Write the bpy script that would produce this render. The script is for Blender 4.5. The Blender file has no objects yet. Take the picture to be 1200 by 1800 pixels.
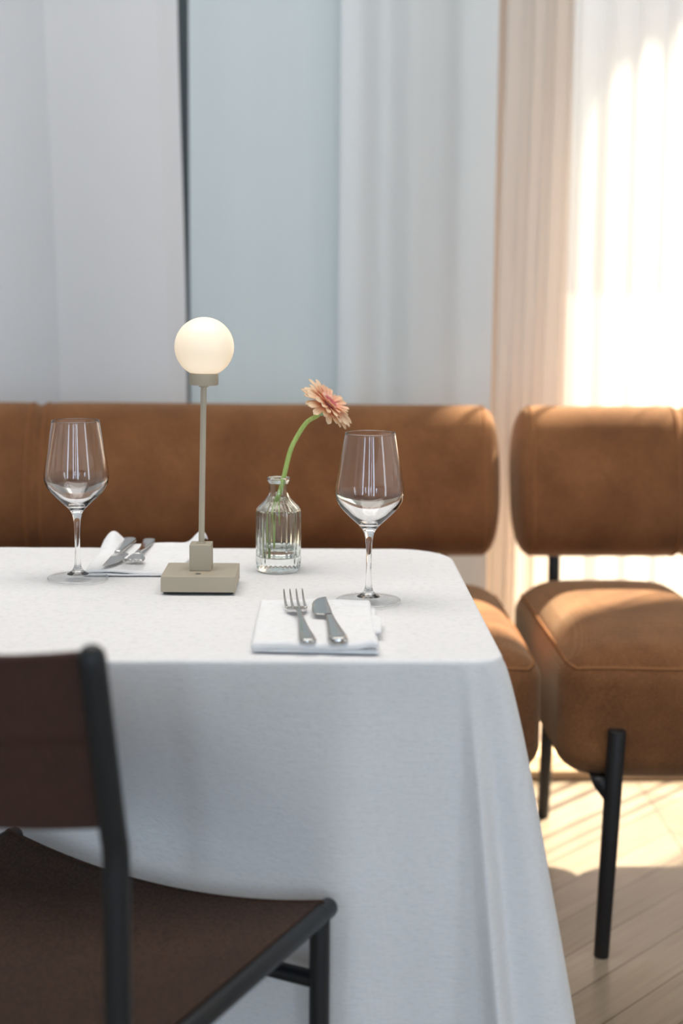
import bpy, math, random
from mathutils import Vector, Matrix, Euler, noise
random.seed(7)
S = bpy.context.scene
COL = S.collection
PI = math.pi

# ------------------------------------------------------------------ camera
F_PX, PX, PY = 2500.0, 600.0, 820.0
H = 1.15
PITCH, YAW, ROLL = math.radians(7.5), math.radians(1.4), math.radians(0.5)
fw = Vector((math.sin(YAW)*math.cos(PITCH), math.cos(YAW)*math.cos(PITCH), -math.sin(PITCH)))
rt = Vector((math.cos(YAW), -math.sin(YAW), 0)); up = rt.cross(fw)
r2 = rt*math.cos(ROLL) + up*math.sin(ROLL); u2 = -rt*math.sin(ROLL) + up*math.cos(ROLL)
cam_d = bpy.data.cameras.new('camera'); cam = bpy.data.objects.new('camera', cam_d); COL.objects.link(cam)
m = Matrix((r2, u2, -fw)).transposed().to_4x4(); m.translation = (0, 0, H)
cam.matrix_world = m
cam_d.sensor_fit = 'VERTICAL'; cam_d.sensor_height = 36; cam_d.lens = 36*F_PX/1800
cam_d.shift_y = (PY-900)/1800.0
cam_d.clip_start = 0.05
cam_d.dof.use_dof = True; cam_d.dof.focus_distance = 1.86; cam_d.dof.aperture_fstop = 2.6
S.camera = cam

# ------------------------------------------------------------------ colour management, world, lights
S.view_settings.view_transform = 'Standard'; S.view_settings.look = 'None'
S.view_settings.gamma = 1; S.view_settings.use_curve_mapping = False
S.view_settings.exposure = 0.0
SUN_E, SKY_E, WIN_W, CEIL_W = 52.0, 1.2, 15.8, 41.0

WIN_C = (.58, .78, 1.0)
W = bpy.data.worlds.new('sky'); S.world = W; W.use_nodes = True
nt = W.node_tree; nt.nodes.clear()
o_ = nt.nodes.new('ShaderNodeOutputWorld'); bg = nt.nodes.new('ShaderNodeBackground')
tc = nt.nodes.new('ShaderNodeTexCoord'); sx = nt.nodes.new('ShaderNodeSeparateXYZ'); cr = nt.nodes.new('ShaderNodeValToRGB')
nt.links.new(tc.outputs['Generated'], sx.inputs[0]); nt.links.new(sx.outputs['Z'], cr.inputs[0])
e = cr.color_ramp.elements
e[0].position = 0.0; e[0].color = (1, .95, .84, 1)
e[1].position = 0.5; e[1].color = (.55, .72, 1, 1)
k = e.new(.13); k.color = (1, .97, .92, 1)
nt.links.new(cr.outputs[0], bg.inputs[0]); bg.inputs[1].default_value = SKY_E
nt.links.new(bg.outputs[0], o_.inputs[0])

sd = bpy.data.lights.new('sun', 'SUN'); sd.energy = SUN_E; sd.angle = math.radians(1.2); sd.color = (1, .86, .66)
so = bpy.data.objects.new('sun', sd); COL.objects.link(so)
so.rotation_euler = Vector((1, 1, 1.35)).to_track_quat('Z', 'Y').to_euler()
so.location = (5, 8, 6)

def area(name, loc, size, power, color, target_dir):
    d = bpy.data.lights.new(name, 'AREA'); d.shape = 'RECTANGLE'; d.size, d.size_y = size
    d.energy = power; d.color = color
    o = bpy.data.objects.new(name, d); COL.objects.link(o); o.location = loc
    o.rotation_euler = (-Vector(target_dir)).to_track_quat('Z', 'Y').to_euler()
    return o
WINX = ((-2.7, .5), (-.45, .34), (.42, .16), (1.25, .5))       # centre, width
for x, w in WINX:      # daylight through the tall windows behind the camera
    area('window_daylight', (x, -3.93, 1.55), (w-.04, 2.5), WIN_W*w/.3, WIN_C, (0, 1, 0))
area('window_daylight', (3.15, -.6, 1.55), (.5, 2.5), WIN_W*.30/.3, WIN_C, (-1, 0, 0))
# added fill light from above the view, brightens table top and curtains
area('ceiling_fill_light', (-.2, 1.8, 2.93), (2.4, 1.2), CEIL_W, (1.0, .97, .93), (0, 0, -1))

# ------------------------------------------------------------------ helpers
def tag(o, label=None, cat=None, group=None, kind=None):
    if label: o['label'] = label
    if cat: o['category'] = cat
    if group: o['group'] = group
    if kind: o['kind'] = kind
    return o
def empty(name, loc=(0, 0, 0), rz=0.0):
    o = bpy.data.objects.new(name, None); COL.objects.link(o); o.location = loc; o.rotation_euler = (0, 0, rz)
    o.empty_display_size = .05
    return o
def mesh(name, verts, faces, mat, parent=None, smooth=True, loc=None):
    me = bpy.data.meshes.new(name); me.from_pydata([tuple(v) for v in verts], [], faces); me.update()
    if smooth:
        for p in me.polygons: p.use_smooth = True
    if mat: me.materials.append(mat)
    o = bpy.data.objects.new(name, me); COL.objects.link(o)
    if parent: o.parent = parent
    if loc: o.location = loc
    return o
class MB:
    def __init__(s): s.v = []; s.f = []
    def add(s, v, f):
        n = len(s.v); s.v += [Vector(p) for p in v]; s.f += [tuple(i+n for i in q) for q in f]; return s
    def box(s, a, b):
        x0, y0, z0 = a; x1, y1, z1 = b
        v = [(x0,y0,z0),(x1,y0,z0),(x1,y1,z0),(x0,y1,z0),(x0,y0,z1),(x1,y0,z1),(x1,y1,z1),(x0,y1,z1)]
        return s.add(v, [(0,3,2,1),(4,5,6,7),(0,1,5,4),(1,2,6,5),(2,3,7,6),(3,0,4,7)])
    def tube(s, pts, rad, n=16, caps=True, flat=False):
        pts = [Vector(p) for p in pts]; N = len(pts)
        rads = rad if isinstance(rad, (list, tuple)) else [rad]*N
        rings = []; prev = None
        for i, p in enumerate(pts):
            t = (pts[min(i+1, N-1)]-pts[max(i-1, 0)]).normalized()
            if prev is None:
                a = Vector((0,0,1)) if abs(t.z) < .9 else Vector((1,0,0))
                u = t.cross(a).normalized()
            else:
                u = (prev - t*prev.dot(t)).normalized()
            w = t.cross(u); prev = u
            rings.append([(p, t, u, w, rads[i])])
        def ring(p, u, w, r): return [p + u*math.cos(2*PI*j/n)*r + w*math.sin(2*PI*j/n)*r for j in range(n)]
        V = []
        if caps and not flat:      # rounded ends
            p, t, u, w, r = rings[0][0]
            for a in (80, 60, 40, 20):
                a = math.radians(a); V.append(ring(p - t*r*math.sin(a), u, w, r*math.cos(a)))
        for q in rings:
            p, t, u, w, r = q[0]; V.append(ring(p, u, w, r))
        if caps and not flat:
            p, t, u, w, r = rings[-1][0]
            for a in (20, 40, 60, 80):
                a = math.radians(a); V.append(ring(p + t*r*math.sin(a), u, w, r*math.cos(a)))
        vv = [x for r_ in V for x in r_]; ff = []
        for i in range(len(V)-1):
            for j in range(n):
                ff.append((i*n+j, i*n+(j+1) % n, (i+1)*n+(j+1) % n, (i+1)*n+j))
        if caps:
            ff.append(tuple(range(n-1, -1, -1))); ff.append(tuple((len(V)-1)*n+j for j in range(n)))
        return s.add(vv, ff)
    def build(s, name, mat, parent=None, smooth=True, bevel=0, seg=3):
        o = mesh(name, s.v, s.f, mat, parent, smooth)
        if bevel:
            b = o.modifiers.new('bevel', 'BEVEL'); b.width = bevel; b.segments = seg; b.limit_method = 'ANGLE'; b.angle_limit = .6
            b.harden_normals = False
        return o
def grid_faces(nu, nv, closed_u=False):
    f = []
    for i in range(nv-1):
        for j in range(nu if closed_u else nu-1):
            k = (j+1) % nu
            f.append((i*nu+j, i*nu+k, (i+1)*nu+k, (i+1)*nu+j))
    return f
def lathe(profile, n=96, rib=None):
    """profile (r,z) closed on the axis at both ends; rib(theta, i) multiplies the radius"""
    V = []; Fc = []; N = len(profile)
    for i, (r, z) in enumerate(profile):
        for j in range(n):
            t = 2*PI*j/n; rr = r*(rib(t, i) if rib else 1)
            V.append((rr*math.cos(t), rr*math.sin(t), z))
    for i in range(N-1):
        for j in range(n):
            k = (j+1) % n; Fc.append((i*n+j, i*n+k, (i+1)*n+k, (i+1)*n+j))
    a = len(V); V.append((0, 0, profile[0][1])); b = len(V); V.append((0, 0, profile[-1][1]))
    for j in range(n):
        k = (j+1) % n
        Fc.append((a, k, j)); Fc.append((b, (N-1)*n+j, (N-1)*n+k))
    return V, Fc
def crom(pts, sub=6, closed=False):
    """Catmull-Rom through points"""
    P = [Vector(p) for p in pts]; out = []; N = len(P)
    for i in range(N-1):
        p0 = P[max(i-1, 0)]; p1 = P[i]; p2 = P[i+1]; p3 = P[min(i+2, N-1)]
        for k in range(sub):
            t = k/sub
            out.append(.5*((2*p1)+(p2-p0)*t+(2*p0-5*p1+4*p2-p3)*t*t+(3*p1-p0-3*p2+p3)*t**3))
    out.append(P[-1]); return out
def sstep(a, b, x):
    t = max(0.0, min(1.0, (x-a)/(b-a))); return t*t*(3-2*t)
def interp(x, tab):
    if x <= tab[0][0]: return tab[0][1]
    for (a, va), (b, vb) in zip(tab, tab[1:]):
        if x <= b: return va+(vb-va)*(x-a)/(b-a)
    return tab[-1][1]
def nz(x, y, z=0.0): return noise.noise(Vector((x, y, z)))

# ------------------------------------------------------------------ materials
def new_mat(name):
    m = bpy.data.materials.new(name); m.use_nodes = True
    t = m.node_tree; t.nodes.clear()
    out = t.nodes.new('ShaderNodeOutputMaterial')
    return m, t, out
def pbsdf(name, color, rough=.5, metal=0.0, spec=.5, **kw):
    m, t, out = new_mat(name)
    b = t.nodes.new('ShaderNodeBsdfPrincipled'); t.links.new(b.outputs[0], out.inputs[0])
    b.inputs['Base Color'].default_value = (*color, 1); b.inputs['Roughness'].default_value = rough
    b.inputs['Metallic'].default_value = metal; b.inputs['Specular IOR Level'].default_value = spec
    for k_, v_ in kw.items(): b.inputs[k_.replace('_', ' ')].default_value = v_
    return m, t, b
def N(t, typ, **kw):
    n = t.nodes.new(typ)
    for k_, v_ in kw.items(): setattr(n, k_, v_)
    return n
def mathn(t, op, a, b=None, c=None):
    n = N(t, 'ShaderNodeMath', operation=op)
    for i, v in enumerate((a, b, c)):
        if v is None: continue
        if isinstance(v, (int, float)): n.inputs[i].default_value = v
        else: t.links.new(v, n.inputs[i])
    return n.outputs[0]
def ramp(t, fac, stops):
    r = N(t, 'ShaderNodeValToRGB'); e = r.color_ramp.elements
    e[0].position, e[0].color = stops[0][0], (*stops[0][1], 1)
    e[1].position, e[1].color = stops[-1][0], (*stops[-1][1], 1)
    for p, c in stops[1:-1]:
        q = e.new(p); q.color = (*c, 1)
    t.links.new(fac, r.inputs[0]); return r.outputs[0]
def objco(t, scale=(1, 1, 1), rot=(0, 0, 0)):
    c = N(t, 'ShaderNodeTexCoord'); mp = N(t, 'ShaderNodeMapping')
    mp.inputs['Scale'].default_value = scale; mp.inputs['Rotation'].default_value = rot
    t.links.new(c.outputs['Object'], mp.inputs[0]); return mp.outputs[0]
def noise_n(t, co, scale, detail=4, rough=.55):
    n = N(t, 'ShaderNodeTexNoise'); n.inputs['Scale'].default_value = scale
    n.inputs['Detail'].default_value = detail; n.inputs['Roughness'].default_value = rough
    t.links.new(co, n.inputs['Vector']); return n.outputs['Fac']
def wave(t, co, scale, direction='X', dist=0.0):
    w = N(t, 'ShaderNodeTexWave', bands_direction=direction); w.inputs['Scale'].default_value = scale
    w.inputs['Distortion'].default_value = dist; t.links.new(co, w.inputs['Vector']); return w.outputs['Fac']
def bump(t, b, h, strength=.3, dist=.001):
    n = N(t, 'ShaderNodeBump'); n.inputs['Strength'].default_value = strength; n.inputs['Distance'].default_value = dist
    t.links.new(h, n.inputs['Height']); t.links.new(n.outputs[0], b.inputs['Normal']); return n

# upholstery: rust brown woven wool
M_sofa, t, b = pbsdf('rust_brown_wool', (.25, .11, .045), .95, spec=.15)
co = objco(t); rot = objco(t, rot=(0, 0, .785)); rot2 = objco(t, rot=(0, .785, 0))
w1 = wave(t, rot2, 90, 'X', 1.5); w2 = wave(t, rot2, 90, 'Z', 1.5)
weave = mathn(t, 'MULTIPLY', w1, w2)
nn = noise_n(t, co, 9, 5); nf = noise_n(t, co, 260, 2)
fac = mathn(t, 'ADD', mathn(t, 'MULTIPLY', nn, .45), mathn(t, 'ADD', mathn(t, 'MULTIPLY', weave, .2), mathn(t, 'MULTIPLY', nf, .35)))
t.links.new(ramp(t, fac, [(.3, (.115, .045, .018)), (.5, (.212, .09, .036)), (.72, (.33, .155, .066))]), b.inputs['Base Color'])
b.inputs['Sheen Weight'].default_value = .35; b.inputs['Sheen Roughness'].default_value = .5
b.inputs['Sheen Tint'].default_value = (1, .75, .5, 1)
bump(t, b, mathn(t, 'ADD', weave, mathn(t, 'MULTIPLY', nf, .6)), .35, .0012)
M_piping, t, b = pbsdf('brown_piping', (.27, .12, .05), .9, spec=.15)
bump(t, b, noise_n(t, objco(t), 700, 2), .3, .0005)

# black powder coated steel
def black_metal(name, col, rough):
    m_, t, b = pbsdf(name, col, rough, spec=.4)
    bump(t, b, noise_n(t, objco(t), 900, 2), .05, .0002); return m_
M_black = black_metal('black_powder_coat', (.012, .012, .014), .42)
M_blackchair = black_metal('charcoal_steel_tube', (.014, .015, .017), .38)

# brown woven paper cord of the chair
M_cord, t, b = pbsdf('brown_woven_cord', (.07, .04, .028), .72, spec=.25)
co = objco(t, scale=(1, .45, 1))
vo = N(t, 'ShaderNodeTexVoronoi'); vo.inputs['Scale'].default_value = 330; t.links.new(co, vo.inputs['Vector'])
big = noise_n(t, objco(t), 6, 3)
t.links.new(ramp(t, mathn(t, 'ADD', mathn(t, 'MULTIPLY', vo.outputs['Distance'], .7), mathn(t, 'MULTIPLY', big, .5)),
     [(.15, (.072, .034, .019)), (.75, (.032, .016, .0095))]), b.inputs['Base Color'])
bump(t, b, vo.outputs['Distance'], .55, .0015).invert = True
M_cord2, t, b = pbsdf('brown_woven_cord_vertical', (.05, .032, .027), .72, spec=.25)
co = objco(t, scale=(1, 1, .12))
nv = noise_n(t, co, 420, 2); wv = wave(t, objco(t), 120, 'X', .6)
t.links.new(ramp(t, mathn(t, 'ADD', mathn(t, 'MULTIPLY', nv, .6), mathn(t, 'MULTIPLY', wv, .4)),
     [(.2, (.042, .019, .0135)), (.8, (.088, .042, .030))]), b.inputs['Base Color'])
bump(t, b, wv, .4, .001)

# linen
def linen(name, col, wrinkle=.5, thread=.25, rough=.9):
    m_, t, b = pbsdf(name, col, rough, spec=.2)
    co = objco(t)
    wx = wave(t, objco(t), 330, 'X', 2.5); wy = wave(t, objco(t), 260, 'Y', 2.5); wz = wave(t, objco(t), 260, 'Z', 2.5)
    th = mathn(t, 'ADD', mathn(t, 'ADD', wx, wy), wz)
    wr = noise_n(t, co, 7, 6, .55); sl = noise_n(t, objco(t, scale=(6, 60, 60)), 3, 3)
    h = mathn(t, 'ADD', mathn(t, 'MULTIPLY', wr, wrinkle*14), mathn(t, 'ADD', mathn(t, 'MULTIPLY', th, thread*.6), mathn(t, 'MULTIPLY', sl, .8)))
    bump(t, b, h, .35, .0016)
    slub = noise_n(t, objco(t, scale=(30, 30, 130)), 4, 3, .6)
    c0 = tuple(c*.93 for c in col)
    t.links.new(ramp(t, slub, [(.3, c0), (.45, col), (.7, tuple(min(1, c*1.03) for c in col))]), b.inputs['Base Color'])
    return m_
M_cloth = linen('white_linen_tablecloth', (.82, .815, .82), .55, .12)
M_napkin = linen('white_cotton_napkin', (.88, .88, .89), .35, .2)

# sheer curtain
def sheer(name, col, transp, trans_mix, trcol):
    m_, t, out = new_mat(name)
    co = objco(t, scale=(1, 1, .04)); n1 = noise_n(t, co, 120, 3)
    colr = ramp(t, n1, [(.3, tuple(c*.985 for c in col)), (.7, col)])
    df = N(t, 'ShaderNodeBsdfDiffuse'); t.links.new(colr, df.inputs[0])
    tl = N(t, 'ShaderNodeBsdfTranslucent'); tl.inputs[0].default_value = (*trcol, 1)
    mx = N(t, 'ShaderNodeMixShader'); mx.inputs[0].default_value = trans_mix
    t.links.new(df.outputs[0], mx.inputs[1]); t.links.new(tl.outputs[0], mx.inputs[2])
    tp = N(t, 'ShaderNodeBsdfTransparent'); tp.inputs[0].default_value = (1, 1, 1, 1)
    m2 = N(t, 'ShaderNodeMixShader'); m2.inputs[0].default_value = transp
    t.links.new(mx.outputs[0], m2.inputs[1]); t.links.new(tp.outputs[0], m2.inputs[2])
    t.links.new(m2.outputs[0], out.inputs[0]); return m_
M_sheer_r = sheer('ivory_sheer', (.88, .84, .80), .46, .20, (.90, .82, .75))
M_sheer_g = sheer('grey_blue_sheer', (.80, .845, .87), .08, .25, (.66, .72, .80))
M_panel = sheer('pale_blue_curtain', (.70, .79, .84), .0, .25, (.60, .74, .80))
M_sheer_l = sheer('grey_lilac_curtain', (.82, .84, .875), .0, .25, (.66, .72, .80))

M_wall, t, b = pbsdf('pale_blue_paint', (.55, .66, .71), .85)
bump(t, b, noise_n(t, objco(t), 180, 3), .1, .0005)
M_wallw, t, b = pbsdf('off_white_plaster', (.78, .76, .73), .9)
bump(t, b, noise_n(t, objco(t), 120, 3), .1, .0005)
M_frame, t, b = pbsdf('blush_window_frame', (.74, .60, .50), .6)
bump(t, b, noise_n(t, objco(t), 60, 3), .1, .0005)
M_darkrec, t, b = pbsdf('grey_window_post', (.09, .11, .12), .6)
bump(t, b, noise_n(t, objco(t), 60, 3), .1, .0005)
M_stone, t, b = pbsdf('pale_terrace_stone', (.085, .082, .075), .9)
bump(t, b, noise_n(t, objco(t), 8, 4), .2, .003)
M_oak, t, b = pbsdf('oak_threshold', (.52, .36, .2), .5)
t.links.new(ramp(t, noise_n(t, objco(t, scale=(1, 12, 12)), 14, 5), [(.3, (.42, .28, .15)), (.7, (.6, .43, .26))]), b.inputs['Base Color'])

# window pane: thin glass
M_pane, t, out = new_mat('window_pane_glass')
lw_ = N(t, 'ShaderNodeLayerWeight'); lw_.inputs[0].default_value = .5
fr = mathn(t, 'ADD', mathn(t, 'MULTIPLY', mathn(t, 'POWER', lw_.outputs['Facing'], 4.0), .6), .04)
tp = N(t, 'ShaderNodeBsdfTransparent'); tp.inputs[0].default_value = (.97, .98, .98, 1)
gl = N(t, 'ShaderNodeBsdfGlossy'); gl.inputs['Roughness'].default_value = .02
mx = N(t, 'ShaderNodeMixShader'); t.links.new(fr, mx.inputs[0]); t.links.new(tp.outputs[0], mx.inputs[1]); t.links.new(gl.outputs[0], mx.inputs[2])
t.links.new(mx.outputs[0], out.inputs[0])

# chevron oak floor
M_floor, t, b = pbsdf('chevron_oak', (.4, .3, .2), .28, spec=.6)
tcn = N(t, 'ShaderNodeTexCoord'); sp = N(t, 'ShaderNodeSeparateXYZ'); t.links.new(tcn.outputs['Object'], sp.inputs[0])
CW, PW = .46, .085
xs = mathn(t, 'ADD', sp.outputs['X'], 20*CW-.31)
tri = mathn(t, 'PINGPONG', xs, CW)
v_ = mathn(t, 'DIVIDE', mathn(t, 'ADD', mathn(t, 'SUBTRACT', sp.outputs['Y'], tri), 50), PW*1.414)
pid = mathn(t, 'FLOOR', v_); vf = mathn(t, 'FRACT', v_)
cid = mathn(t, 'FLOOR', mathn(t, 'DIVIDE', xs, CW)); cf = mathn(t, 'FRACT', mathn(t, 'DIVIDE', xs, CW))
cb = N(t, 'ShaderNodeCombineXYZ'); t.links.new(pid, cb.inputs[0]); t.links.new(cid, cb.inputs[1])
wn = N(t, 'ShaderNodeTexWhiteNoise', noise_dimensions='2D'); t.links.new(cb.outputs[0], wn.inputs['Vector'])
gv = N(t, 'ShaderNodeCombineXYZ')
t.links.new(mathn(t, 'ADD', mathn(t, 'MULTIPLY', v_, 7.0), mathn(t, 'MULTIPLY', wn.outputs['Value'], 30)), gv.inputs[0])
t.links.new(mathn(t, 'MULTIPLY', xs, 5.0), gv.inputs[1])
gr = N(t, 'ShaderNodeTexNoise'); gr.inputs['Scale'].default_value = 1.0; gr.inputs['Detail'].default_value = 6; gr.inputs['Roughness'].default_value = .6
t.links.new(gv.outputs[0], gr.inputs['Vector'])
ff = mathn(t, 'ADD', mathn(t, 'MULTIPLY', wn.outputs['Value'], .35), mathn(t, 'MULTIPLY', gr.outputs['Fac'], .75))
wood = ramp(t, ff, [(.25, (.20, .155, .11)), (.55, (.31, .25, .185)), (.85, (.40, .33, .255))])
ln = mathn(t, 'LESS_THAN', mathn(t, 'MINIMUM', vf, mathn(t, 'SUBTRACT', 1, vf)), .014)
lc = mathn(t, 'LESS_THAN', mathn(t, 'MINIMUM', cf, mathn(t, 'SUBTRACT', 1, cf)), .003)
gap = mathn(t, 'MAXIMUM', ln, lc)
mc = N(t, 'ShaderNodeMix', data_type='RGBA'); t.links.new(gap, mc.inputs['Factor']); t.links.new(wood, mc.inputs['A'])
mc.inputs['B'].default_value = (.07, .05, .035, 1); t.links.new(mc.outputs['Result'], b.inputs['Base Color'])
bump(t, b, mathn(t, 'SUBTRACT', gr.outputs['Fac'], gap), .12, .002)

# clear glass
def glass(name, ior, col=(1, 1, 1)):
    m_, t, out = new_mat(name)
    g = N(t, 'ShaderNodeBsdfGlass'); g.inputs['IOR'].default_value = ior; g.inputs['Roughness'].default_value = 0
    g.inputs['Color'].default_value = (*col, 1); t.links.new(g.outputs[0], out.inputs[0]); return m_
M_glass = glass('clear_crystal', 1.5)
M_vase = glass('clear_ribbed_glass', 1.48, (.985, 1, .985))
M_water = glass('water', 1.33)
M_foot, t, out = new_mat('thin_clear_crystal')
lw_ = N(t, 'ShaderNodeLayerWeight'); lw_.inputs[0].default_value = .5
fr = mathn(t, 'ADD', mathn(t, 'MULTIPLY', mathn(t, 'POWER', lw_.outputs['Facing'], 4.0), .30), .03)
tp = N(t, 'ShaderNodeBsdfTransparent'); tp.inputs[0].default_value = (.99, .995, .995, 1)
gl = N(t, 'ShaderNodeBsdfGlossy'); gl.inputs['Roughness'].default_value = .01
mx = N(t, 'ShaderNodeMixShader'); t.links.new(fr, mx.inputs[0]); t.links.new(tp.outputs[0], mx.inputs[1]); t.links.new(gl.outputs[0], mx.inputs[2])
gg = N(t, 'ShaderNodeBsdfGlass'); gg.inputs['IOR'].default_value = 1.5; gg.inputs['Roughness'].default_value = 0
m2 = N(t, 'ShaderNodeMixShader'); m2.inputs[0].default_value = .05
t.links.new(mx.outputs[0], m2.inputs[1]); t.links.new(gg.outputs[0], m2.inputs[2]); t.links.new(m2.outputs[0], out.inputs[0])

M_lamp, t, b = pbsdf('taupe_powder_coat', (.46, .40, .305), .5, metal=.1, spec=.4)
bump(t, b, noise_n(t, objco(t), 1500, 2), .06, .0002)
M_btn, t, b = pbsdf('taupe_button', (.2, .18, .14), .4)
M_rubber, t, b = pbsdf('dark_rubber_foot', (.03, .03, .03), .8)
M_globe, t, b = pbsdf('opal_glass', (.82, .76, .66), .3, spec=.4)
lw = N(t, 'ShaderNodeLayerWeight'); b.inputs['Emission Color'].default_value = (1, .74, .45, 1); b.inputs['Emission Strength'].default_value = .46
M_steel, t, b = pbsdf('polished_steel', (.56, .55, .53), .13, metal=1)
bump(t, b, noise_n(t, objco(t, scale=(1, 1, 1)), 90, 3), .04, .0006)
M_stem, t, b = pbsdf('green_stem', (.33, .5, .11), .5, Subsurface_Weight=.1)
t.links.new(ramp(t, noise_n(t, objco(t, scale=(1, 1, .2)), 300, 3), [(.3, (.28, .44, .10)), (.7, (.42, .58, .17))]), b.inputs['Base Color'])
M_calyx, t, b = pbsdf('grey_green_calyx', (.3, .4, .2), .7)
t.links.new(ramp(t, noise_n(t, objco(t), 400, 3), [(.3, (.22, .33, .16)), (.7, (.42, .5, .3))]), b.inputs['Base Color'])
# petals: peach, pinker at the root (petal local Y runs root to tip, 0..0.034)
M_petal, t, out = new_mat('peach_petal')
tcn = N(t, 'ShaderNodeTexCoord'); sp = N(t, 'ShaderNodeSeparateXYZ'); t.links.new(tcn.outputs['Object'], sp.inputs[0])
pc = ramp(t, mathn(t, 'DIVIDE', sp.outputs['Y'], .042), [(.2, (.90, .30, .25)), (.40, (1, .60, .40)), (.7, (1, .78, .56)), (1, (1, .86, .66))])
pb = N(t, 'ShaderNodeBsdfPrincipled'); pb.inputs['Roughness'].default_value = .6; t.links.new(pc, pb.inputs['Base Color'])
tl = N(t, 'ShaderNodeBsdfTranslucent'); t.links.new(pc, tl.inputs[0])
mx = N(t, 'ShaderNodeMixShader'); mx.inputs[0].default_value = .42; t.links.new(pb.outputs[0], mx.inputs[1]); t.links.new(tl.outputs[0], mx.inputs[2]); t.links.new(mx.outputs[0], out.inputs[0])
M_disc, t, b = pbsdf('pink_disc_florets', (.75, .16, .17), .6)
t.links.new(ramp(t, noise_n(t, objco(t), 500, 2), [(.35, (.55, .09, .11)), (.65, (.85, .30, .27))]), b.inputs['Base Color'])
M_fringe, t, b = pbsdf('cream_peach_florets', (.92, .55, .42), .6)

# ------------------------------------------------------------------ the room
RX, RY0, RY1, RZ = 3.2, -4.0, 3.42, 3.0
WX0, WX1, WZ = .62, 2.7, 2.75
def struct(name, mb, mat, parent=None, **kw):
    o = mb.build(name, mat, parent, smooth=False, **kw)
    if parent is None: o['kind'] = 'structure'
    return o
struct('floor', MB().box((-RX, RY0, -.1), (RX, RY1+.2, 0)), M_floor)
struct('ceiling', MB().box((-RX, RY0, RZ), (RX, RY1+.2, RZ+.1)), M_wallw)
struct('wall_left', MB().box((-RX-.12, RY0, 0), (-RX, RY1+.2, RZ)), M_wallw)
struct('wall_right', MB().box((RX, RY0, 0), (RX+.12, -.88, RZ)).box((RX, -.32, 0), (RX+.12, RY1+.2, RZ)).box((RX, -.88, 0), (RX+.12, -.32, .25)).box((RX, -.88, 2.85), (RX+.12, -.32, RZ)), M_wallw)
struct('wall_back', MB().box((-RX, RY1, 0), (-2.0, RY1+.2, RZ)).box((.36, RY1, 0), (WX0-.2, RY1+.2, RZ)).box((-2.0, RY1, WZ), (WX1, RY1+.2, RZ)).box((WX1, RY1, 0), (RX, RY1+.2, RZ)), M_wall)
wf = MB()
edges = [-RX] + [v for x, w in WINX for v in (x-w/2, x+w/2)] + [RX]
for i in range(0, len(edges), 2): wf.box((edges[i], RY0-.12, 0), (edges[i+1], RY0, RZ))
for x, w in WINX: wf.box((x-w/2, RY0-.12, 2.85), (x+w/2, RY0, RZ)); wf.box((x-w/2, RY0-.12, 0), (x+w/2, RY0, .25))
struct('wall_front', wf, M_wallw)
win = MB().box((WX0-.2, RY1, 0), (WX0, RY1+.16, WZ)).box((WX1-.06, RY1+.04, 0), (WX1, RY1+.12, WZ)).box((WX0, RY1+.04, WZ-.06), (WX1, RY1+.12, WZ)).box((1.62, RY1+.05, .0), (1.67, RY1+.11, WZ-.06))
w1o = struct('window_1', win, M_frame)
pn = MB().box((WX0, RY1+.075, .0), (WX1-.06, RY1+.083, WZ-.06)).build('pane', M_pane, w1o, smooth=False)
w2 = MB().box((-2.0, RY1+.04, 0), (-1.94, RY1+.12, WZ)).box((.30, RY1+.04, 0), (.36, RY1+.12, WZ)).box((-1.94, RY1+.04, WZ-.06), (.30, RY1+.12, WZ)).box((-.335, RY1-.03, .03), (-.255, RY1+.12, WZ-.06))
w2o = struct('window_2', w2, M_darkrec)
MB().box((-1.94, RY1+.075, .0), (.30, RY1+.083, WZ-.06)).build('pane', M_pane, w2o, smooth=False)
struct('trim_1', MB().box((-RX, 3.17, 0), (RX, RY1, .022)), M_oak, bevel=.004)
struct('floor_outside', MB().box((-40, RY1+.2, -.16), (60, 120, -.06)), M_stone)
# unseen sun blocker added outside, its arched opening shapes the light on the curtains
AY = 4.4; ax0, ax1, az = 1.74, 2.50, 2.90; rr = (ax1-ax0)/2
pts = []
for i in range(25):
    a = PI - PI*i/24; pts.append((ax0+rr+rr*math.cos(a), az+rr*1.0*math.sin(a)))
mb = MB()
mb.box((-6, AY, -.06), (.50, AY+.05, 4.6)).box((.50, AY, 2.2), (ax0, AY+.05, 4.6)).box((ax1, AY, -.06), (6, AY+.05, 4.6))
V = []; Fc = []
for y in (AY, AY+.05):
    for (x, z) in pts: V.append((x, y, z))
    for (x, z) in pts: V.append((x, y, 4.6))
n_ = len(pts); o2 = 2*n_
for i in range(n_-1):
    Fc.append((i, i+1, n_+i+1, n_+i)); Fc.append((o2+i, o2+n_+i, o2+n_+i+1, o2+i+1)); Fc.append((i, o2+i, o2+i+1, i+1)); Fc.append((n_+i, n_+i+1, o2+n_+i+1, o2+n_+i))
mb.add(V, Fc)
struct('sun_blocker_outside', mb, M_stone)
cl = empty('ceiling_fill_panel', (-.2, 1.8, 2.95)); tag(cl, 'flat white rectangular fill light panel added over the table, out of view', 'lamp')  # added panel that carries the overhead fill, out of view
MB().box((-1.25, -.65, 0), (1.25, .65, .05)).build('fill_panel_housing', M_wallw, cl, smooth=False, bevel=.01)

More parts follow.
